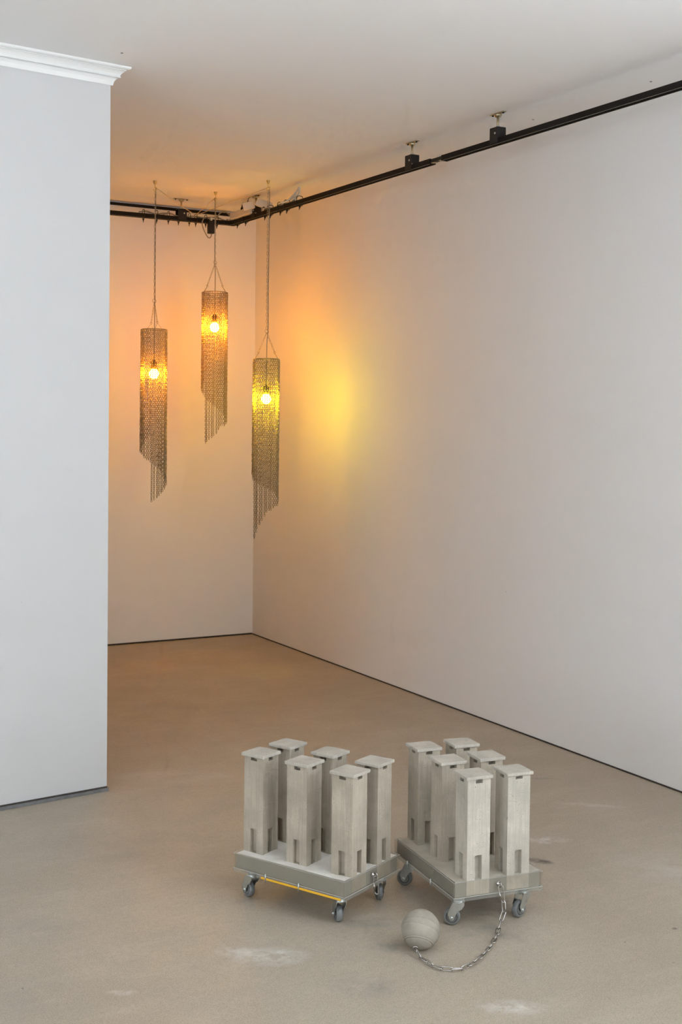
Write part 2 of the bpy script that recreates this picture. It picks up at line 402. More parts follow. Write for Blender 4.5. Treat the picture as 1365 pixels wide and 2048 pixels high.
def cap_mesh(seed):
    rnd = random.Random(seed); bm = bmesh.new(); bmesh.ops.create_cube(bm, size=1)
    for v in bm.verts: v.co = Vector((v.co.x * CAPW, v.co.y * CAPW, ZT - .00485 + v.co.z * .0097))
    bmesh.ops.subdivide_edges(bm, edges=[e for e in bm.edges if e.calc_length() > .03], cuts=5, use_grid_fill=True)
    bmesh.ops.bevel(bm, geom=[e for e in bm.edges if len(e.link_faces) == 2 and e.calc_face_angle() > 1], offset=.0013, segments=2, profile=.5, affect='EDGES')
    for v in bm.verts: v.co += Vector((rnd.uniform(-1, 1), rnd.uniform(-1, 1), rnd.uniform(-1, 1))) * .00035
    mb = MB(); mb.bm(bm, 0); return mb.mesh('cap', M_CAP)
CAPS = [cap_mesh(i) for i in range(4)]

P_, Q_ = .1738, .1377
HX, HY = .2125, .1470       # half size of the tray's inside
AT = .0055                  # acrylic thickness
def make_cart(cx, cy, th, labels, amber, sand_mat, sand_label, cart_label, trails, heap, pale, seams_all):
    root = empty('wheeled_tray', (cx, cy, 0), th); tag(root, cart_label, 'cart', 'two acrylic carts with concrete towers')
    # acrylic base plate and walls
    mb = MB(); mb.bevel_box((-HX - AT, -HY - AT, .0890), (HX + AT, HY + AT, .1000), .0008, seg=1); mb.build('base_plate', M_ACR_BASE, root)
    for sx in (-1, 1):
        mb = MB(); xa, xb = sorted((sx * HX, sx * (HX + AT))); mb.bevel_box((xa, -HY - AT, .1002), (xb, HY + AT, .1478), .0007, seg=1); mb.build('side_panel', M_ACR, root)
        mb = MB(); ya, yb = sorted((sx * HY, sx * (HY + AT))); mb.bevel_box((-HX, ya, .1002), (HX, yb, .1478), .0007, seg=1); mb.build('side_panel', M_ACR, root)
    # milky glued rims, top and foot of every wall
    mb = MB()
    for z0, z1 in ((.1478, .1486), (.1000, .1020)):
        e = .0003
        mb.box((-HX - AT - e, -HY - AT - e, z0), (HX + AT + e, -HY - AT + .0012, z1)); mb.box((-HX - AT - e, HY + AT - .0012, z0), (HX + AT + e, HY + AT + e, z1))
        mb.box((-HX - AT - e, -HY - AT, z0), (-HX - AT + .0012, HY + AT, z1)); mb.box((HX + AT - .0012, -HY - AT, z0), (HX + AT + e, HY + AT, z1))
    mb.build('glued_rim', M_ACR_EDGE, root)
    if amber:  # orange lamp glow refracted in the base edge, painted as a coloured strip
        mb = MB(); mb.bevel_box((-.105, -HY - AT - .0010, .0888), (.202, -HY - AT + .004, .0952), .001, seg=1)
        o = mb.build('amber_glow_strip', M_AMBER, root); o['label'] = 'orange glow in the bottom edge, painted as an amber strip'
    for bx in ((-.085, .045) if amber else (.06, -.11)):
        mb = MB(); mb.tube([(bx, -HY - AT - .002, .084), (bx, -HY - AT - .002, .108)], .0020, 8); mb.build('clamp_pin', M_ZINC, root)
    # ring bolt on the end panel
    mb = MB(); cx_ = HX + AT + .008
    mb.tube([(cx_ + .0075 * math.cos(a), 0, .128 + .0075 * math.sin(a)) for a in [2 * PI * k / 16 for k in range(16)]], .0018, 6, closed=True)
    mb.lathe([(0, -.0005), (.008, -.0005), (.008, .001), (.0035, .0015), (.0035, .004), (0, .004)], 12, T(HX + AT, 0, .128) @ Matrix.Rotation(PI / 2, 4, 'Y'))
    mb.build('ring_bolt', M_STEEL, root)
    # casters
    for (sx, sy), tr in zip(((-1, -1), (1, -1), (1, 1), (-1, 1)), trails):
        caster(root, sx * .172, sy * .112, tr)
    # bed of cement powder
    NX, NY = 64, 44; bx, by = HX - .0016, HY - .0016; rnd = random.Random(int(cx * 100)); mbs = MB(); vs = []; fs = []
    for j in range(NY + 1):
        for i in range(NX + 1):
            x = -bx + 2 * bx * i / NX; y = -by + 2 * by * j / NY
            z = .1462 + heap(x, y) + rnd.uniform(-.0005, .0005) + .0008 * math.sin(37 * x + 3) * math.cos(51 * y)
            if i in (0, NX) or j in (0, NY): z = .1470 + heap(x, y) * .55
            vs.append((x, y, z))
    for j in range(NY):
        for i in range(NX): k = j * (NX + 1) + i; fs.append((k, k + 1, k + NX + 2, k + NX + 1))
    mbs.add(vs, fs, 0, True)
    rim = [j for j in range(NX + 1)] + [j * (NX + 1) + NX for j in range(1, NY + 1)] + [NY * (NX + 1) + i for i in range(NX - 1, -1, -1)] + [j * (NX + 1) for j in range(NY - 1, 0, -1)]
    top = [vs[k] for k in rim]; m_ = len(top)
    mbs.add(top + [(x, y, .1004) for x, y, z in top], [(k, k + m_, (k + 1) % m_ + m_, (k + 1) % m_) for k in range(m_)] + [tuple(range(2 * m_ - 1, m_ - 1, -1))], 1)
    bed = mbs.build('cement_bed', [sand_mat, M_DAMP]); bed.location = (cx, cy, 0); bed.rotation_euler = (0, 0, th); tag(bed, sand_label, 'cement', 'cement beds in the acrylic trays')
    # towers
    for i in range(6):
        a, b = i // 2 - 1, i % 2 - .5; rnd = random.Random(i * 13 + int(cx * 50))
        lx, ly = a * P_ - (.0006 if a else 0) * a, b * Q_; c, s = math.cos(th), math.sin(th)
        t = empty('concrete_tower', (cx + c * lx - s * ly, cy + s * lx + c * ly, 0), th + (rnd.uniform(-.012, .012) if a == 0 else rnd.uniform(-.003, .003)))
        tag(t, labels[i], 'sculpture', 'cast concrete towers on the carts')
        link_mesh_obj('shaft', shaft_mesh('shaft', seams_all[i], M_CONC_PALE if i in pale else M_CONC), t)
        cp = link_mesh_obj('cap', CAPS[(i + int(pale != ())) % 4], t); cp.location = (rnd.uniform(-.0015, .0015), rnd.uniform(-.0015, .0015), rnd.uniform(-.0006, .0006)); cp.rotation_euler = (0, 0, rnd.uniform(-.02, .02) + PI / 2 * rnd.randrange(4))
    return root

def caster_parts():
    r = .026; off = .021; ax = (off, r)           # local x = trail direction, y = axle
    fork = MB()
    fork.lathe([(0, .0800), (.0135, .0800), (.0150, .0785), (.0150, .0745), (.0165, .0735), (.0165, .0700), (0, .0700)], 24)
    fork.lathe([(0, .0890), (.0175, .0890), (.0185, .0875), (.0185, .0835), (.0150, .0815), (.0110, .0800), (0, .0800)], 24)
    for s_ in (-1, 1):
        poly = [(-.0175, .0745), (.0185, .0745), (off + .0120, r + .012), (off + .0100, r + .003)]
        for k in range(9): a = .45 - PI * (k / 8) * .95; poly.append((off + .0085 * math.cos(a), r + .0085 * math.sin(a)))
        poly += [(off - .0105, r + .006), (off - .0185, r + .020), (-.0100, .054), (-.0175, .066)]
        M = Matrix(((1, 0, 0, 0), (0, 0, -1, s_ * .0150 + .00075), (0, 1, 0, 0), (0, 0, 0, 1)))
        fork.prism(poly, .0015, M)
    fork.box((-.012, -.0150, .0700), (.0150, .0150, .0735))
    tyre = MB(); MY = T(off, 0, r) @ Matrix.Rotation(PI / 2, 4, 'X')
    tyre.lathe([(.0175, -.0085), (.0225, -.0095), (.0250, -.0075), (.026, -.0035), (.026, .0035), (.0250, .0075), (.0225, .0095), (.0175, .0085)], 32, MY)
    hub = MB(); hub.lathe([(0, -.0095), (.006, -.0095), (.008, -.0070), (.0145, -.0060), (.0160, -.0088), (.0177, -.0088), (.0177, .0088), (.0160, .0088), (.0145, .0060), (.008, .0070), (.006, .0095), (0, .0095)], 24, MY)
    axle = MB()
    for s_ in (-1, 1): axle.lathe([(0, .0195), (.0028, .0190), (.0042, .0172), (.0044, .0150), (0, .0150)], 14, T(off, 0, r) @ Matrix.Rotation(s_ * PI / 2, 4, 'X'))
    axle.lathe([(.002, -.0150), (.002, .0150)], 8, MY)
    stem = MB(); stem.tube([(0, 0, .089), (0, 0, .1004)], .0055, 12); stem.lathe([(0, .0945), (.0085, .0945), (.0085, .1000), (0, .1000)], 6, smooth=False)
    return [(n_, b.mesh(n_, m_)) for n_, b, m_ in (('caster', fork, M_ZINC), ('wheel', tyre, M_TYRE), ('hub', hub, M_HUB), ('axle_bolt', axle, M_ZINC), ('stem_bolt', stem, M_ZINC))]
CASTER = caster_parts()
def caster(root, x, y, tr):
    o = link_mesh_obj('caster', CASTER[0][1], root); o.location = (x, y, 0); o.rotation_euler = (0, 0, math.atan2(tr[1], tr[0]))
    for n_, me in CASTER[1:]: link_mesh_obj(n_, me, o)

def L(s): return s
LAB_L = ['concrete tower at front left corner of the left cart', 'concrete tower at far left corner of the left cart, half hidden behind',
         'concrete tower in the middle of the left cart, front row', 'concrete tower in the middle of the left cart, rear row',
         'nearest concrete tower on the left cart, above its front caster', 'rear right concrete tower of the left cart, beside the other cart']
LAB_R = ['concrete tower at far left corner of the right cart', 'concrete tower furthest back on the right cart, half hidden',
         'grey concrete tower with dark seam above its door, left row of right cart', 'concrete tower in the middle of the right cart, rear row',
         'pale concrete tower at nearest corner of the right cart, left of the chain', 'pale concrete tower with black chips on one side, rightmost of all']
LX, LY, LT = 1.89016, 3.55681, -1.119
RX, RY, RT = 2.31443, 3.33609, -1.69326
def heap_l(x, y): return .0055 * max(0, 1 - (y + HY) / .05) * (0.6 + .4 * math.sin(9 * x + 1)) + .004 * max(0, 1 - (HX - x) / .05) - .0015
def heap_r(x, y): return .002 * max(0, 1 - (HX - x) / .06) + .003 * max(0, (y - .10) / .05)
SL = [[.300, .408], [.285, .405], [.292, .372], [.318], [.292], [.262]]
SR = [[.295], [.31, .40], [.232, .268, .358], [.30, .345], [.244], [.372, .395]]
make_cart(LX, LY, LT, LAB_L, True, M_SAND_W, 'bed of white cement powder in the left tray', 'clear acrylic tray on casters with painted amber glow, left of the two', [(-.95, .3), (-.77, .64), (-.7, .65), (-.6, .5)], heap_l, (), SL)
make_cart(RX, RY, RT, LAB_R, False, M_SAND_B, 'bed of beige cement powder in the right tray', 'clear acrylic tray on casters chained to the ball, right of the two', [(-.69, -.72), (-.5, -.85), (.36, -.93), (-.5, .2)], heap_r, (4, 5), SR)

def cart_pt(c, x, y, z):
    cx, cy, th = c; return Vector((cx + math.cos(th) * x - math.sin(th) * y, cy + math.sin(th) * x + math.cos(th) * y, z))
CL, CR = (LX, LY, LT), (RX, RY, RT)

# ------------------------------------------------------------------ concrete ball
def make_ball():
    r = .0565; c = Vector((1.986, 3.087, r)); bm = bmesh.new(); bmesh.ops.create_icosphere(bm, subdivisions=7, radius=1)
    f = Vector((-F.x, -F.y, .38)).normalized(); rt = Vector((R.x, R.y, 0)).normalized(); up = f.cross(rt).normalized()
    if up.z < 0: up = -up
    def D(px, py): zz = math.sqrt(max(0, 1 - px * px - py * py)); return (rt * px + up * py + f * zz).normalized()
    # two long seams are parallel circles round a tilted axis; a curved panel seam sits below
    def plane(p1, p2, p3):
        a, b, c_ = D(*p1), D(*p2), D(*p3); n_ = (b - a).cross(c_ - a).normalized(); return n_, n_.dot(a)
    seams = [(plane((-.78, .52), (0, .62), (.97, .05)), .015, .016), (plane((-.95, .25), (-.2, .37), (.93, -.30)), .015, .016)]
    arc = plane((-.80, -.42), (-.10, -.36), (.60, -.78)); seams.append((arc, .016, .018))
    low = plane((-.62, -.74), (-.25, -.70), (.10, -.93))
    for v in bm.verts:
        d_ = v.co.normalized(); h = 1.0
        for (n_, k), wd, dp in seams:
            e_ = d_.dot(n_) - k; h += dp * math.exp(-(e_ / wd) ** 2) - dp * .8 * math.exp(-((abs(e_) - 2.4 * wd) / wd) ** 2)
        sgn = d_.dot(arc[0]) - arc[1]
        below = sgn if arc[0].dot(D(0, -.9)) > arc[1] else -sgn
        h -= .010 * (1 / (1 + math.exp(-below / .012)))
        n_, k = low; h -= .010 * math.exp(-((d_.dot(n_) - k) / .02) ** 2)
        v.co = d_ * (h * r)
    mbb = MB(); mbb.bm(bm, 0, None, True); o = mbb.build('concrete_ball', M_BALL); o.location = c
    tag(o, 'grey cast concrete ball with moulded panel seams on the floor', 'ball'); return c, D, r
BALL_C, BALL_D, BALL_R = make_ball()

# ------------------------------------------------------------------ chain from the cart to the ball
LINK_L, LINK_W, WIRE = .0345, .0128, .0021
def link_data():
    mb = MB(); add_link(mb, Matrix.Identity(4), LINK_L, LINK_W, WIRE, 8, 6); return mb.mesh('link', M_STEEL)
LINK = link_data()
def hook_mesh(mb, top, bottom, tip):
    """pear shaped snap hook between two points; tip = sideways direction"""
    ax = (bottom - top); Lh = ax.length; ax.normalize(); sd = (tip - ax * tip.dot(ax)).normalized()
    prof_ = [(0, -.5), (.0035, -.47), (.0055, -.40), (.0078, .25), (.0080, .38), (.0055, .47), (0, .5), (-.0050, .48), (-.0068, .38), (-.0066, .2), (-.0045, -.38), (-.0030, -.46)]
    ctr = (top + bottom) / 2; pts = [ctr - ax * (b * Lh) + sd * a for a, b in prof_]
    pts = smooth_path(pts + [pts[0]], 3)[:-1]; mb.tube(pts, .0016, 8, closed=True)
    g = [ctr - ax * (b * Lh) + sd * a for a, b in ((-.0066, .16), (-.0048, -.32))]; mb.tube(g, .0023, 8)
ringR = cart_pt(CR, HX + AT + .008, 0, .1225)
chain = empty('chain', ringR); tag(chain, 'steel chain running from the right cart to the concrete ball', 'chain')
def local(M): return chain.matrix_basis.inverted() @ M if False else Matrix.Translation(-ringR) @ M
side = Vector((R.x, R.y, 0)).normalized()
hk_bot = ringR + Vector((0.004, -.012, -.046))
mb = MB(); hook_mesh(mb, Vector((0, 0, .003)), hk_bot - ringR, side); mb.build('snap_hook', M_STEEL, chain)
eye_dir = BALL_D(-.27, -.80); eye = BALL_C + eye_dir * (BALL_R + .008); eye.z = max(eye.z, .0095)
zf = .0075
way = [hk_bot + Vector((0, 0, .004)), Vector((hk_bot.x, hk_bot.y, 0)) + Vector((-.001, -.006, .052)), Vector((2.266, 3.083, .022)), (2.236, 3.052, zf + .003), (2.206, 3.025, zf), (2.166, 2.990, zf), (2.122, 2.958, zf), (2.080, 2.932, zf), (2.040, 2.915, zf), (2.010, 2.908, zf), (1.982, 2.914, zf), (1.960, 2.930, zf), (1.947, 2.958, zf), (1.944, 2.998, zf), (1.944, 3.022, zf), eye + Vector((0, -.004, -.001))]
pth = smooth_path(way, 24); cum = [0]
for a, b in zip(pth, pth[1:]): cum.append(cum[-1] + (b - a).length)
PITCH = LINK_L - 2 * WIRE + .0002; nlink = max(2, round(cum[-1] / PITCH)); PITCH = cum[-1] / nlink
def at_len(s_):
    s_ = min(max(s_, 0), cum[-1])
    for i in range(len(cum) - 1):
        if cum[i + 1] >= s_: t = (s_ - cum[i]) / max(1e-9, cum[i + 1] - cum[i]); return pth[i].lerp(pth[i + 1], t)
    return pth[-1]
for i in range(nlink):
    a, b = at_len(i * PITCH), at_len((i + 1) * PITCH); flat = i % 2
    roll = (0.12 if flat else PI / 2 - .25) + random.uniform(-.15, .15)
    o = link_mesh_obj('link', LINK, chain); M = frame_to(a, b, roll); M.translation = M.translation - ringR; o.matrix_basis = M
mb = MB(); ec = eye - ringR; n_ = side; v2 = eye_dir.cross(n_).normalized(); e2 = Vector((0, 0, 1))
mb.tube([ec + side * (.0075 * math.cos(a)) + (e2 * .95 + eye_dir * .3).normalized() * (.0075 * math.sin(a)) for a in [2 * PI * k / 16 for k in range(16)]], .0017, 8, closed=True)
mb.tube([ec + Vector((0, 0, .006)), BALL_C - ringR + eye_dir * (BALL_R - .0008)], .0018, 8)
mb.build('end_ring', M_STEEL, chain)
# spare snap hook on the left cart
ringL = cart_pt(CL, HX + AT + .008, 0, .1225)
mb = MB(); hook_mesh(mb, Vector((0, 0, .003)), Vector((.002, -.006, -.052)), side)
o = mb.build('snap_hook', M_STEEL); o.location = ringL; tag(o, 'empty steel snap hook hanging from the left cart', 'hook')

# ------------------------------------------------------------------ lighting tracks and ceiling hardware
TZ0, TZ1, TXC, TYC = 2.795, 2.821, 3.455, 7.785
def track(name, p, q, label, group='black lighting tracks'):
    """U-shaped track from p to q (horizontal)"""
    d_ = Vector(q) - Vector(p); Ln = d_.length; root = empty(name, p, math.atan2(d_.y, d_.x)); tag(root, label, 'light track', group)
    h = .018; mb = MB()
    poly = [(-h, TZ1), (-h, TZ0), (-h + .004, TZ0), (-h + .004, TZ0 + .004), (-.006, TZ0 + .004), (-.006, TZ0 + .012), (.006, TZ0 + .012), (.006, TZ0 + .004), (h - .004, TZ0 + .004), (h - .004, TZ0), (h, TZ0), (h, TZ1)]
    M = Matrix(((0, 0, 1, 0), (1, 0, 0, 0), (0, 1, 0, 0), (0, 0, 0, 1))); mb.prism(poly, Ln, M); mb.build('profile', M_BLACK, root)
    mb = MB()
    for y_ in (-.0165, .0165): mb.box((0.001, y_ - .0014, TZ0 - .0006), (Ln - .001, y_ + .0014, TZ0 + .0004))
    o = mb.build('edge_strip', M_CORDG, root)
    mb = MB(); mb.box((-.0015, -h - .001, TZ0 - .001), (.003, h + .001, TZ1 + .001)); mb.build('end_cap', M_BLACKM, root)
    return root
YJ = 5.30
track('light_track', (XR - .30, TYC, 0), (0.45, TYC, 0), 'black light track in front of the orange back wall, cable tied')
track('light_track', (TXC, TYC + .018, 0), (TXC, YJ + .05, 0), 'black light track from the corner to the joint, along right wall')
track('light_track', (TXC + .004, YJ - .05, 0), (TXC + .012, YF + .1, 0), 'black light track nearest the camera along the right wall')
j = empty('track_coupling', (TXC, YJ, 0)); tag(j, 'narrow black coupling joining the two right wall tracks', 'coupling')
mb = MB(); mb.bevel_box((-.012, -.055, TZ0 + .006), (.012, .055, TZ1 - .002), .002); mb.build('body', M_BLACKM, j)
for y_ in (-.05, .02): mb = MB(); mb.box((-.010, y_, TZ0 + .004), (.010, y_ + .03, TZ0 + .007)); mb.build('contact_plate', M_GOLDZ, j)
mb = MB(); mb.box((-.004, -.012, TZ1 - .002), (.002, -.004, TZ1 + .010), 0); mb.build('release_tab', M_WHITEP, j)

def bracket(x, y, rz, label):
    root = empty('track_bracket', (x, y, 0), rz); tag(root, label, 'bracket', 'ceiling brackets of the tracks')
    mb = MB(); poly = []
    mb.bevel_box((-.011, -.052, ZC - .0035), (.011, .052, ZC), .001, seg=1); pl = mb.build('ceiling_plate', M_GOLDZ, root)
    mb = MB(); mb.lathe([(0, ZC - .018), (.014, ZC - .018), (.018, ZC - .010), (.018, ZC - .0035), (0, ZC - .0035)], 16); mb.build('socket', M_GOLDZ, root)
    for s_ in (-1, 1):
        mb = MB(); mb.lathe([(0, ZC - .009), (.004, ZC - .0085), (.0055, ZC - .006), (.0055, ZC - .0035), (0, ZC - .0035)], 10, T(0, s_ * .040, 0)); mb.build('screw', M_BLACKM, pl)
    mb = MB(); mb.tube([(0, 0, ZC - .018), (0, 0, TZ1 + .048)], .0058, 12); mb.build('rod', M_GOLDZ, root)
    mb = MB(); mb.lathe([(0, TZ1 + .050), (.0095, TZ1 + .050), (.0105, TZ1 + .054), (.0095, TZ1 + .060), (0, TZ1 + .060)], 6, smooth=False); mb.build('nut', M_ZINC, root)
    mb = MB()
    mb.bevel_box((-.024, -.030, TZ1 + .046), (.024, .030, TZ1 + .050), .001, seg=1)
    mb.box((-.024, -.030, TZ0 + .004), (-.0205, .030, TZ1 + .046)); mb.box((.0205, -.030, TZ0 + .004), (.024, .030, TZ1 + .046))
    mb.box((-.0205, -.030, TZ1 + .004), (.0205, -.0275, TZ1 + .046)); cl = mb.build('clamp', M_BLACKM, root)
    mb = MB()
    mb.lathe([(0, 0), (.005, 0), (.005, .002), (0, .002)], 10, T(-.024, -.012, TZ1 + .022) @ Matrix.Rotation(-PI / 2, 4, 'Y')); mb.build('clamp_screw', M_ZINC, cl)
    return root
bracket(3.093, TYC, PI / 2, 'track bracket above the back wall track, behind the hanging lamps')
bracket(TXC, 7.415, 0, 'track bracket near the corner, wrapped in white plastic boxes')
bracket(TXC, 5.543, 0, 'track bracket on the right wall track, left of the joint')
bracket(TXC + .004, 4.81, 0, 'track bracket nearest the camera, right of the joint')

# black bar high on the back wall
bar = empty('wall_bar', (0, YB, 0)); tag(bar, 'thin black bar at top of the back wall, above the track', 'rail')
mb = MB(); mb.add([(x, y, z) for x, z0, z1 in ((.42, 2.947 - .02, 2.9375), (3.605, 2.906, 2.924)) for z in (z0, z1) for y in (-.022, -.001)], [(0,2,3,1), (4,5,7,6), (0,1,5,4), (2,6,7,3), (0,4,6,2), (1,3,7,5)]); mb.build('rail', M_BLACK, bar)
mb = MB(); mb.box((3.593, -.021, 2.868), (3.605, -.002, 2.907)); mb.build('end_bracket', M_BLACK, bar)

# cable ties round the tracks
def cable_tie(p, ang, label):
    root = empty('cable_tie', p, ang); tag(root, label, 'cable tie', 'cable ties on the tracks')
    mb = MB(); a, b = .021, .030; zc_ = (TZ0 + TZ1) / 2 + .010; pts = []
    for k in range(16):
        t_ = 2 * PI * k / 16; c, s = math.cos(t_), math.sin(t_); pts.append(Vector((0, a * math.copysign(abs(c) ** .5, c), zc_ + b * math.copysign(abs(s) ** .6, s))))
    mb.tube(pts, .0022, 6, closed=True); mb.build('strap', M_BLACKM, root)
    mb = MB(); mb.box((-.004, -.005, zc_ - b - .008), (.004, .005, zc_ - b)); mb.tube([(0, 0, zc_ - b - .006), (0, .002, zc_ - b - .016), (.001, .003, zc_ - b - .024)], [.0035, .0028, .001], 6); mb.build('tail', M_BLACKM, root)
ORD = ['first', 'second', 'third', 'fourth', 'fifth', 'sixth', 'seventh']
for k, x in enumerate((2.835, 2.925, 3.005, 3.075)): cable_tie((x, TYC, 0), 0, 'black cable tie on the back wall track, %s from the partition' % ORD[k])
for k, x in enumerate((3.150, 3.195, 3.265, 3.345)): cable_tie((x, TYC, 0), 0, 'black cable tie on the back wall track, %s after its bracket' % ORD[k])
for k, y in enumerate((7.70, 7.57, 7.28, 7.20, 7.06, 6.97, 6.80)): cable_tie((TXC, y, 0), PI / 2, 'black cable tie on the right wall track, %s from the corner' % ORD[k])

def thing_tube(name, pts, r, mat, label, cat, n=8, sides=8, group=None):
    mb = MB(); mb.tube(smooth_path(pts, n), r, sides); o = mb.build(name, mat); tag(o, label, cat, group); return o
# cables lying on the tracks
zt = TZ1 + .006
for k, (dy, dz, c, r_) in enumerate(((-.012, 0, M_CORDG, .0040), (.0, .001, M_CORD, .0036), (.012, .002, M_CORDG, .0040))):
    pts = [(2.80 + .03 * k + .055 * i, TYC + dy + .0015 * math.sin(i * 1.7 + k), zt + dz + .006 * math.sin(i * 2.1 + k) + (.006 if i in (1, 3, 8, 9) else 0)) for i in range(12)]
    pts += [(TXC - .035, TYC + dy, zt + .004 + dz)]
    thing_tube('cable', pts, r_, c, ('grey cable on the back wall track, nearest the room', 'tan cable along the middle of the back wall track', 'grey cable on the back wall track, nearest the wall')[k], 'cable', 6, 6, 'cables lying on the tracks')
thing_tube('cable', [(TXC + .006 * math.sin(i * 2), 7.30 - .06 * i, zt + .004 + .006 * math.sin(i * 1.9)) for i in range(8)], .0042, M_CORDG, 'grey cable on right wall track behind the front lamp cord', 'cable', 6, 6, 'cables lying on the tracks')
thing_tube('cable', [(3.335, TYC - .02, zt + .004), (3.355, TYC - .03, zt + .038), (3.395, TYC - .03, zt + .046), (3.43, TYC - .03, zt + .02), (3.432, TYC - .03, zt)], .0045, M_CORDG, 'looped dark cable standing over the track corner', 'cable', 8, 8, 'cables lying on the tracks')
# power supply hanging under the back track
ps = empty('power_supply', (3.283, TYC - .045, 0)); tag(ps, 'black box power supply hanging below the track corner', 'power supply')
mb = MB(); mb.bevel_box((-.020, -.016, 2.722), (.020, .016, 2.806), .003); mb.build('housing', M_BLACKM, ps)
mb = MB(); mb.tube(smooth_path([(.004, 0, 2.722), (.002, 0, 2.705), (-.010, 0, 2.694), (-.026, 0, 2.704), (-.050, 0, 2.745), (-.062, 0, 2.790), (-.040, .02, 2.822)], 8), .0038, 8); mb.build('lead', M_CORDG, ps)
mb = MB(); mb.tube([(-.045, 0, 2.788), (-.018, 0, 2.786)], .0025, 6); mb.build('pin', M_BLACKM, ps)
mb = MB(); mb.bevel_box((-.006, -.010, 2.806), (.006, .010, 2.826), .001); mb.build('track_adapter', M_WHITEP, ps)
# white junction boxes, power strip, plugs near the corner bracket
def wbox(name, c, size, rot, label, cat):
    root = empty(name, c); root.rotation_euler = rot; tag(root, label, cat, None)
    mb = MB(); h = [x / 2 for x in size]; mb.bevel_box((-h[0], -h[1], -h[2]), (h[0], h[1], h[2]), .006, seg=3); mb.build('housing', M_WHITEP, root)
    mb = MB(); mb.bevel_box((-h[0] + .008, -h[1] - .0012, -h[2] + .008), (h[0] - .008, -h[1] + .001, h[2] - .008), .0005, seg=1); mb.build('cover', M_WHITEP, root); return root
wbox('junction_box', (3.400, 7.405, 2.868), (.075, .040, .048), (0, -.25, -.55), 'white plastic junction box left of the corner bracket', 'junction box')
wbox('junction_box', (3.456, 7.300, 2.868), (.100, .040, .050), (0, .35, -.55), 'white plastic junction box right of the corner bracket, behind lamp cord', 'junction box')
st = empty('power_strip', (TXC - .022, 7.585, 2.846), PI / 2); tag(st, 'cream power strip lying along the track at the corner', 'power strip')
mb = MB(); mb.bevel_box((-.165, -.020, -.022), (.150, .020, .020), .005, seg=2); mb.build('housing', M_WHITEP, st)
for k in range(4): 
    mb = MB(); mb.lathe([(.012, .0195), (.0165, .0195), (.0165, .0215), (.012, .0215)], 16, T(-.12 + .075 * k, 0, 0)); mb.build('socket', M_WHITEP, st)
for y, lb in ((7.565, 'black plug standing in the power strip, nearer the corner'), (7.490, 'black plug with looped lead in the power strip, by the bracket')):
    pg = empty('power_plug', (TXC - .022, y, 2.866)); tag(pg, lb, 'plug', 'plugs in the power strip')
    mb = MB(); mb.lathe([(0, .0), (.0165, .0), (.016, .012), (.011, .018), (.0085, .034), (.005, .046), (0, .047)], 14); mb.build('body', M_BLACKM, pg)
    if y < 7.53:
        mb = MB(); mb.tube(smooth_path([(0, 0, .044), (.002, -.004, .062), (.022, -.016, .076), (.052, -.03, .070), (.066, -.036, .045), (.068, -.038, .02)], 8), .0032, 8); mb.build('lead', M_CORDG, pg)
# white bundle of cable standing on the right track
wb = empty('cable_bundle', (TXC, 6.905, TZ1)); tag(wb, 'white folded cable bundle standing on the right wall track', 'cable')
for k in range(3):
    mb = MB(); o_ = .006 * (k - 1)
    mb.tube(smooth_path([(-.045 + o_, .05, .004), (-.020, .026 + o_, .014), (.012 + o_, 0, .046), (.030, -.012 + o_, .078), (.040 + o_ * .5, -.016, .092), (.044, -.014, .070), (.036, -.006 + o_, .046), (.016 - o_, .006, .020), (.020, -.02, .008)], 6), .0055, 8); mb.build('strand', M_WHITEP, wb)
mb = MB(); mb.tube([Vector((.018, .002, .040)) + Vector((.012 * math.cos(a), .012 * math.sin(a), .006 * math.cos(a))) for a in [2 * PI * k / 12 for k in range(12)]], .003, 6, closed=True); mb.build('tie', M_WHITEP, wb)

# small plugs of filled screw holes in the ceiling
for k, (x, y) in enumerate(((3.670, 4.032), (3.6715, 4.8255), (1.645, 4.768))):
    mb = MB(); mb.lathe([(0, -.0016), (.0045, -.0016), (.0055, 0), (0, 0)], 12); o = mb.build('ceiling_plug', M_PROFILE); o.location = (x, y, ZC)
    tag(o, ('small grey screw plug in ceiling nearest the right edge', 'small grey screw plug in ceiling right of the nearest bracket', 'small grey screw plug in ceiling beside the cornice end')[k], 'screw plug', 'screw plugs in the ceiling')

# ------------------------------------------------------------------ hanging chain lamps
PCH, LW_, LWIRE = .0123, .0128, .0017
def strand_mesh(length, seed):
    rnd = random.Random(seed); mb = MB(); nl = max(3, int(length / PCH)); ph = 0.0
    base = stadium(PCH + 2 * LWIRE * .9, LW_ - 2 * LWIRE, 3)
    for i in range(nl):
        M = T(rnd.uniform(-.0006, .0006), rnd.uniform(-.0006, .0006), -(i + .5) * PCH) @ RZ(ph + (i % 2) * PI / 2 + PI / 4 + rnd.uniform(-.2, .2)) @ Matrix.Rotation(rnd.uniform(-.08, .08), 4, 'X')
        mb.tube([M @ p for p in base], LWIRE, 4, closed=True)
    return mb.mesh('chain_strand', M_CHAIN)
def small_chain(p, q, pitch=.018, wd=.0085, wire=.0011):
    p, q = Vector(p), Vector(q); mb = MB(); nl = max(2, round((q - p).length / pitch)); d_ = (q - p) / nl
    for i in range(nl):
        a, b = p + d_ * i, p + d_ * (i + 1); add_link(mb, frame_to(a, b, (i % 2) * PI / 2 + .5), d_.length + 2 * wire * .9, wd - 2 * wire, wire, 5, 3)
    return mb
MEET = Vector((3.178, 7.742, 2.838))
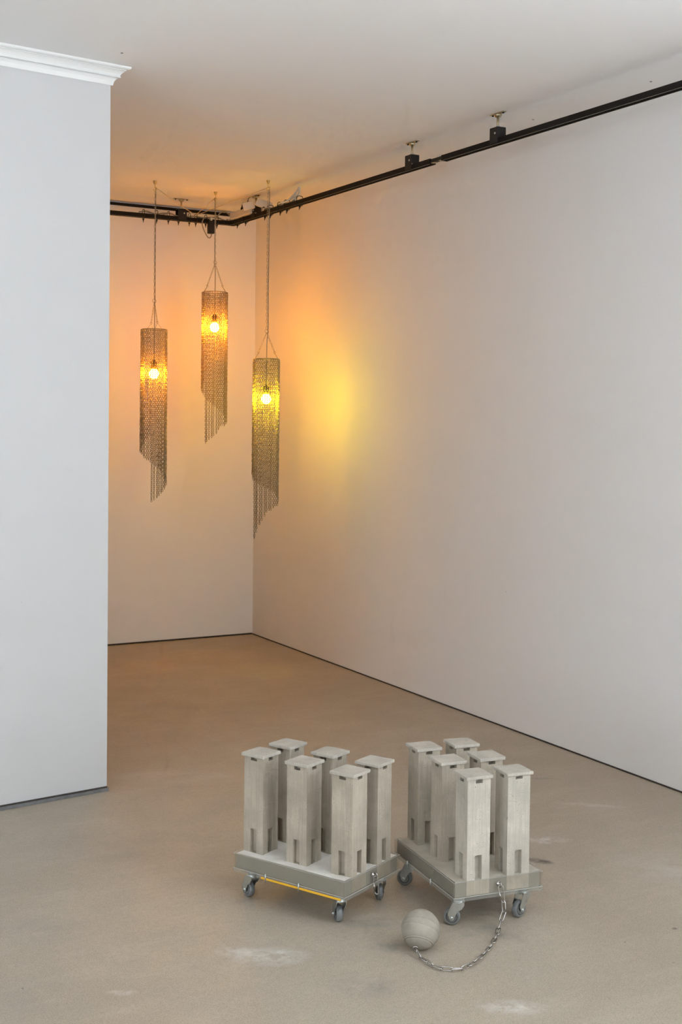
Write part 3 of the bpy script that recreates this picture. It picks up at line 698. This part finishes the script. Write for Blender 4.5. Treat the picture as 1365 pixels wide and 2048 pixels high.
def make_lamp(hook, z_apex, z_ring, z_bulb, a0, bottoms, kind, bridle, label, cord_off, hook_of, nst=33, rad=.0755, meet_dx=-.012):
    """bottoms: list of (degrees round from the longest strand, height of the strand's end)"""
    hx, hy = hook; root = empty('chain_lamp', (hx, hy, 0)); tag(root, label, 'pendant lamp', 'hanging chain lamps')
    cam_dir = math.atan2(-hy, -hx)
    def world_ang(a): return cam_dir + math.radians(a)      # a grows to the picture's right
    # top ring
    mb = MB(); mb.tube([(rad * .95 * math.cos(t_), rad * .95 * math.sin(t_), z_ring) for t_ in [2 * PI * k / 40 for k in range(40)]], .0028, 8, closed=True)
    ring = mb.build('top_ring', M_CHAIN, root)
    mb = MB(); b0 = world_ang(bridle)
    for k in range(2):
        t_ = b0 + PI * k
        sx, sy = .052 * math.cos(t_), .052 * math.sin(t_); top = Vector((sx * .92, sy * .92, z_ring + .036)); pts = []
        for s_ in (-1, 1):
            tt = t_ + s_ * .34; pts.append(Vector((rad * .97 * math.cos(tt), rad * .97 * math.sin(tt), z_ring - .003)))
        sh = MB(); sh.tube([pts[0], top, pts[1]], .0016, 6); sh.tube([top + Vector((.006 * math.cos(q_), 0, .004 + .006 * math.sin(q_))) for q_ in [2 * PI * i / 10 for i in range(10)]], .0012, 6, closed=True)
        sh.build('shackle', M_CHAIN, root)
        small_chain(top + Vector((0, 0, .006)), (0, 0, z_apex)).build('bridle_chain', M_CHAIN, root)
    mb = MB(); mb.tube([(.0115 * math.cos(q_), .0115 * math.sin(q_) * .4, z_apex + .006 + .0115 * math.sin(q_)) for q_ in [2 * PI * i / 14 for i in range(14)]], .0013, 6, closed=True); mb.build('apex_ring', M_CHAIN, root)
    z_hook = ZC - .058
    small_chain((0, 0, z_hook), (0, 0, z_apex + .016), .020, .010, .0012).build('hanging_chain', M_CHAIN, root)
    # cord from the track over the hook down to the bulb
    ml = MEET + Vector((meet_dx, 0, 0)) - Vector((hx, hy, 0)); co = cord_off
    mb = MB(); mb.tube([ml, ml * .5 + Vector((0, 0, (z_hook + .02) * .5)) - Vector((0, 0, .004)), (co[0] * 1.2, co[1], z_hook + .02)], .0026, 6); mb.build('feed_cord', M_CORD, root)
    mb = MB(); mb.tube(smooth_path([(co[0] * 1.2, co[1], z_hook + .02), (co[0] * 1.3, co[1], z_hook - .05), (co[0], co[1], z_apex + .3), (co[0] * 1.1, co[1], z_apex + .03), (0.002, 0, z_apex - .07), (0, 0, z_bulb + .085)], 6), .0027, 6); mb.build('power_cord', M_CORDG, root)
    mb = MB(); mb.lathe([(0, z_bulb + .088), (.006, z_bulb + .086), (.016, z_bulb + .072), (.0175, z_bulb + .030), (0, z_bulb + .030)], 18); mb.build('lamp_holder', M_BLACKM, root)
    mb = MB(); mb.lathe([(0, z_bulb - .030), (.010, z_bulb - .0283), (.0205, z_bulb - .0215), (.0275, z_bulb - .011), (.030, z_bulb), (.0285, z_bulb + .010), (.022, z_bulb + .021), (.0145, z_bulb + .031), (.0140, z_bulb + .034), (0, z_bulb + .034)], 24); mb.build('bulb', M_BULB[kind], root)
    # curtain of strands, cut off in a spiral
    for k in range(nst):
        ap = 360 * k / nst
        for (p0, q0), (p1, q1) in zip(bottoms, bottoms[1:]):
            if p0 <= ap <= p1: zb = q0 + (q1 - q0) * (ap - p0) / (p1 - p0); break
        t_ = world_ang(a0 + ap); rr = rad + random.uniform(-.0015, .0015); zt_ = z_ring - .001 + random.uniform(-.0006, .0006)
        o = link_mesh_obj('chain_strand', strand_mesh(zt_ - zb, k * 7 + int(hx * 100)), root)
        o.location = (rr * math.cos(t_), rr * math.sin(t_), zt_); o.rotation_euler = (random.uniform(-.004, .004), random.uniform(-.004, .004), t_)
    # ceiling hook, screwed to the ceiling
    h = empty('ceiling_hook', (hx, hy, ZC)); tag(h, 'brass ceiling hook of the ' + hook_of, 'hook', 'ceiling hooks of the lamps')
    mb = MB(); mb.lathe([(0, -.020), (.0045, -.020), (.0075, -.014), (.0110, -.003), (.0115, 0), (0, 0)], 16); mb.build('cup', M_BRASS, h)
    mb = MB(); cs = Vector((R.x, R.y, 0)).normalized()
    pts = [Vector((0, 0, -.018)), Vector((0, 0, -.034))] + [cs * (.009 * math.cos(q_)) + Vector((0, 0, -.048 + .009 * math.sin(q_))) for q_ in [PI * .5 - 2 * PI * .78 * i / 10 for i in range(11)]]
    mb.tube(smooth_path(pts, 3), .0022, 8); mb.build('hook', M_BRASS, h)
make_lamp((2.7229, 7.2769), 2.215, 2.050, 1.782, -5, [(0, 1.007), (40, 1.06), (90, 1.112), (185, 1.233), (275, 1.309), (361, 1.415)], 'amber', 22, 'chain lamp with orange bulb, leftmost of three', (.004, .001), 'leftmost chain lamp')
make_lamp((3.179, 7.4233), 2.490, 2.309, 2.089, -44, [(0, 1.349), (50, 1.413), (75, 1.46), (134, 1.487), (314, 1.696), (361, 1.750)], 'orange', 90, 'chain lamp with orange bulb, hanging highest in the middle', (-.003, -.002), 'middle, highest chain lamp', 33, .0775, 0.0)
make_lamp((3.292, 6.8983), 2.035, 1.877, 1.638, -60, [(0, .798), (20, .86), (45, .913), (66, .965), (100, .982), (150, 1.03), (330, 1.168), (361, 1.213)], 'yellow', 90, 'chain lamp with yellow bulb, hanging lowest and nearest right wall', (.007, -.003), 'yellow chain lamp nearest the right wall', 33, .0775, .012)
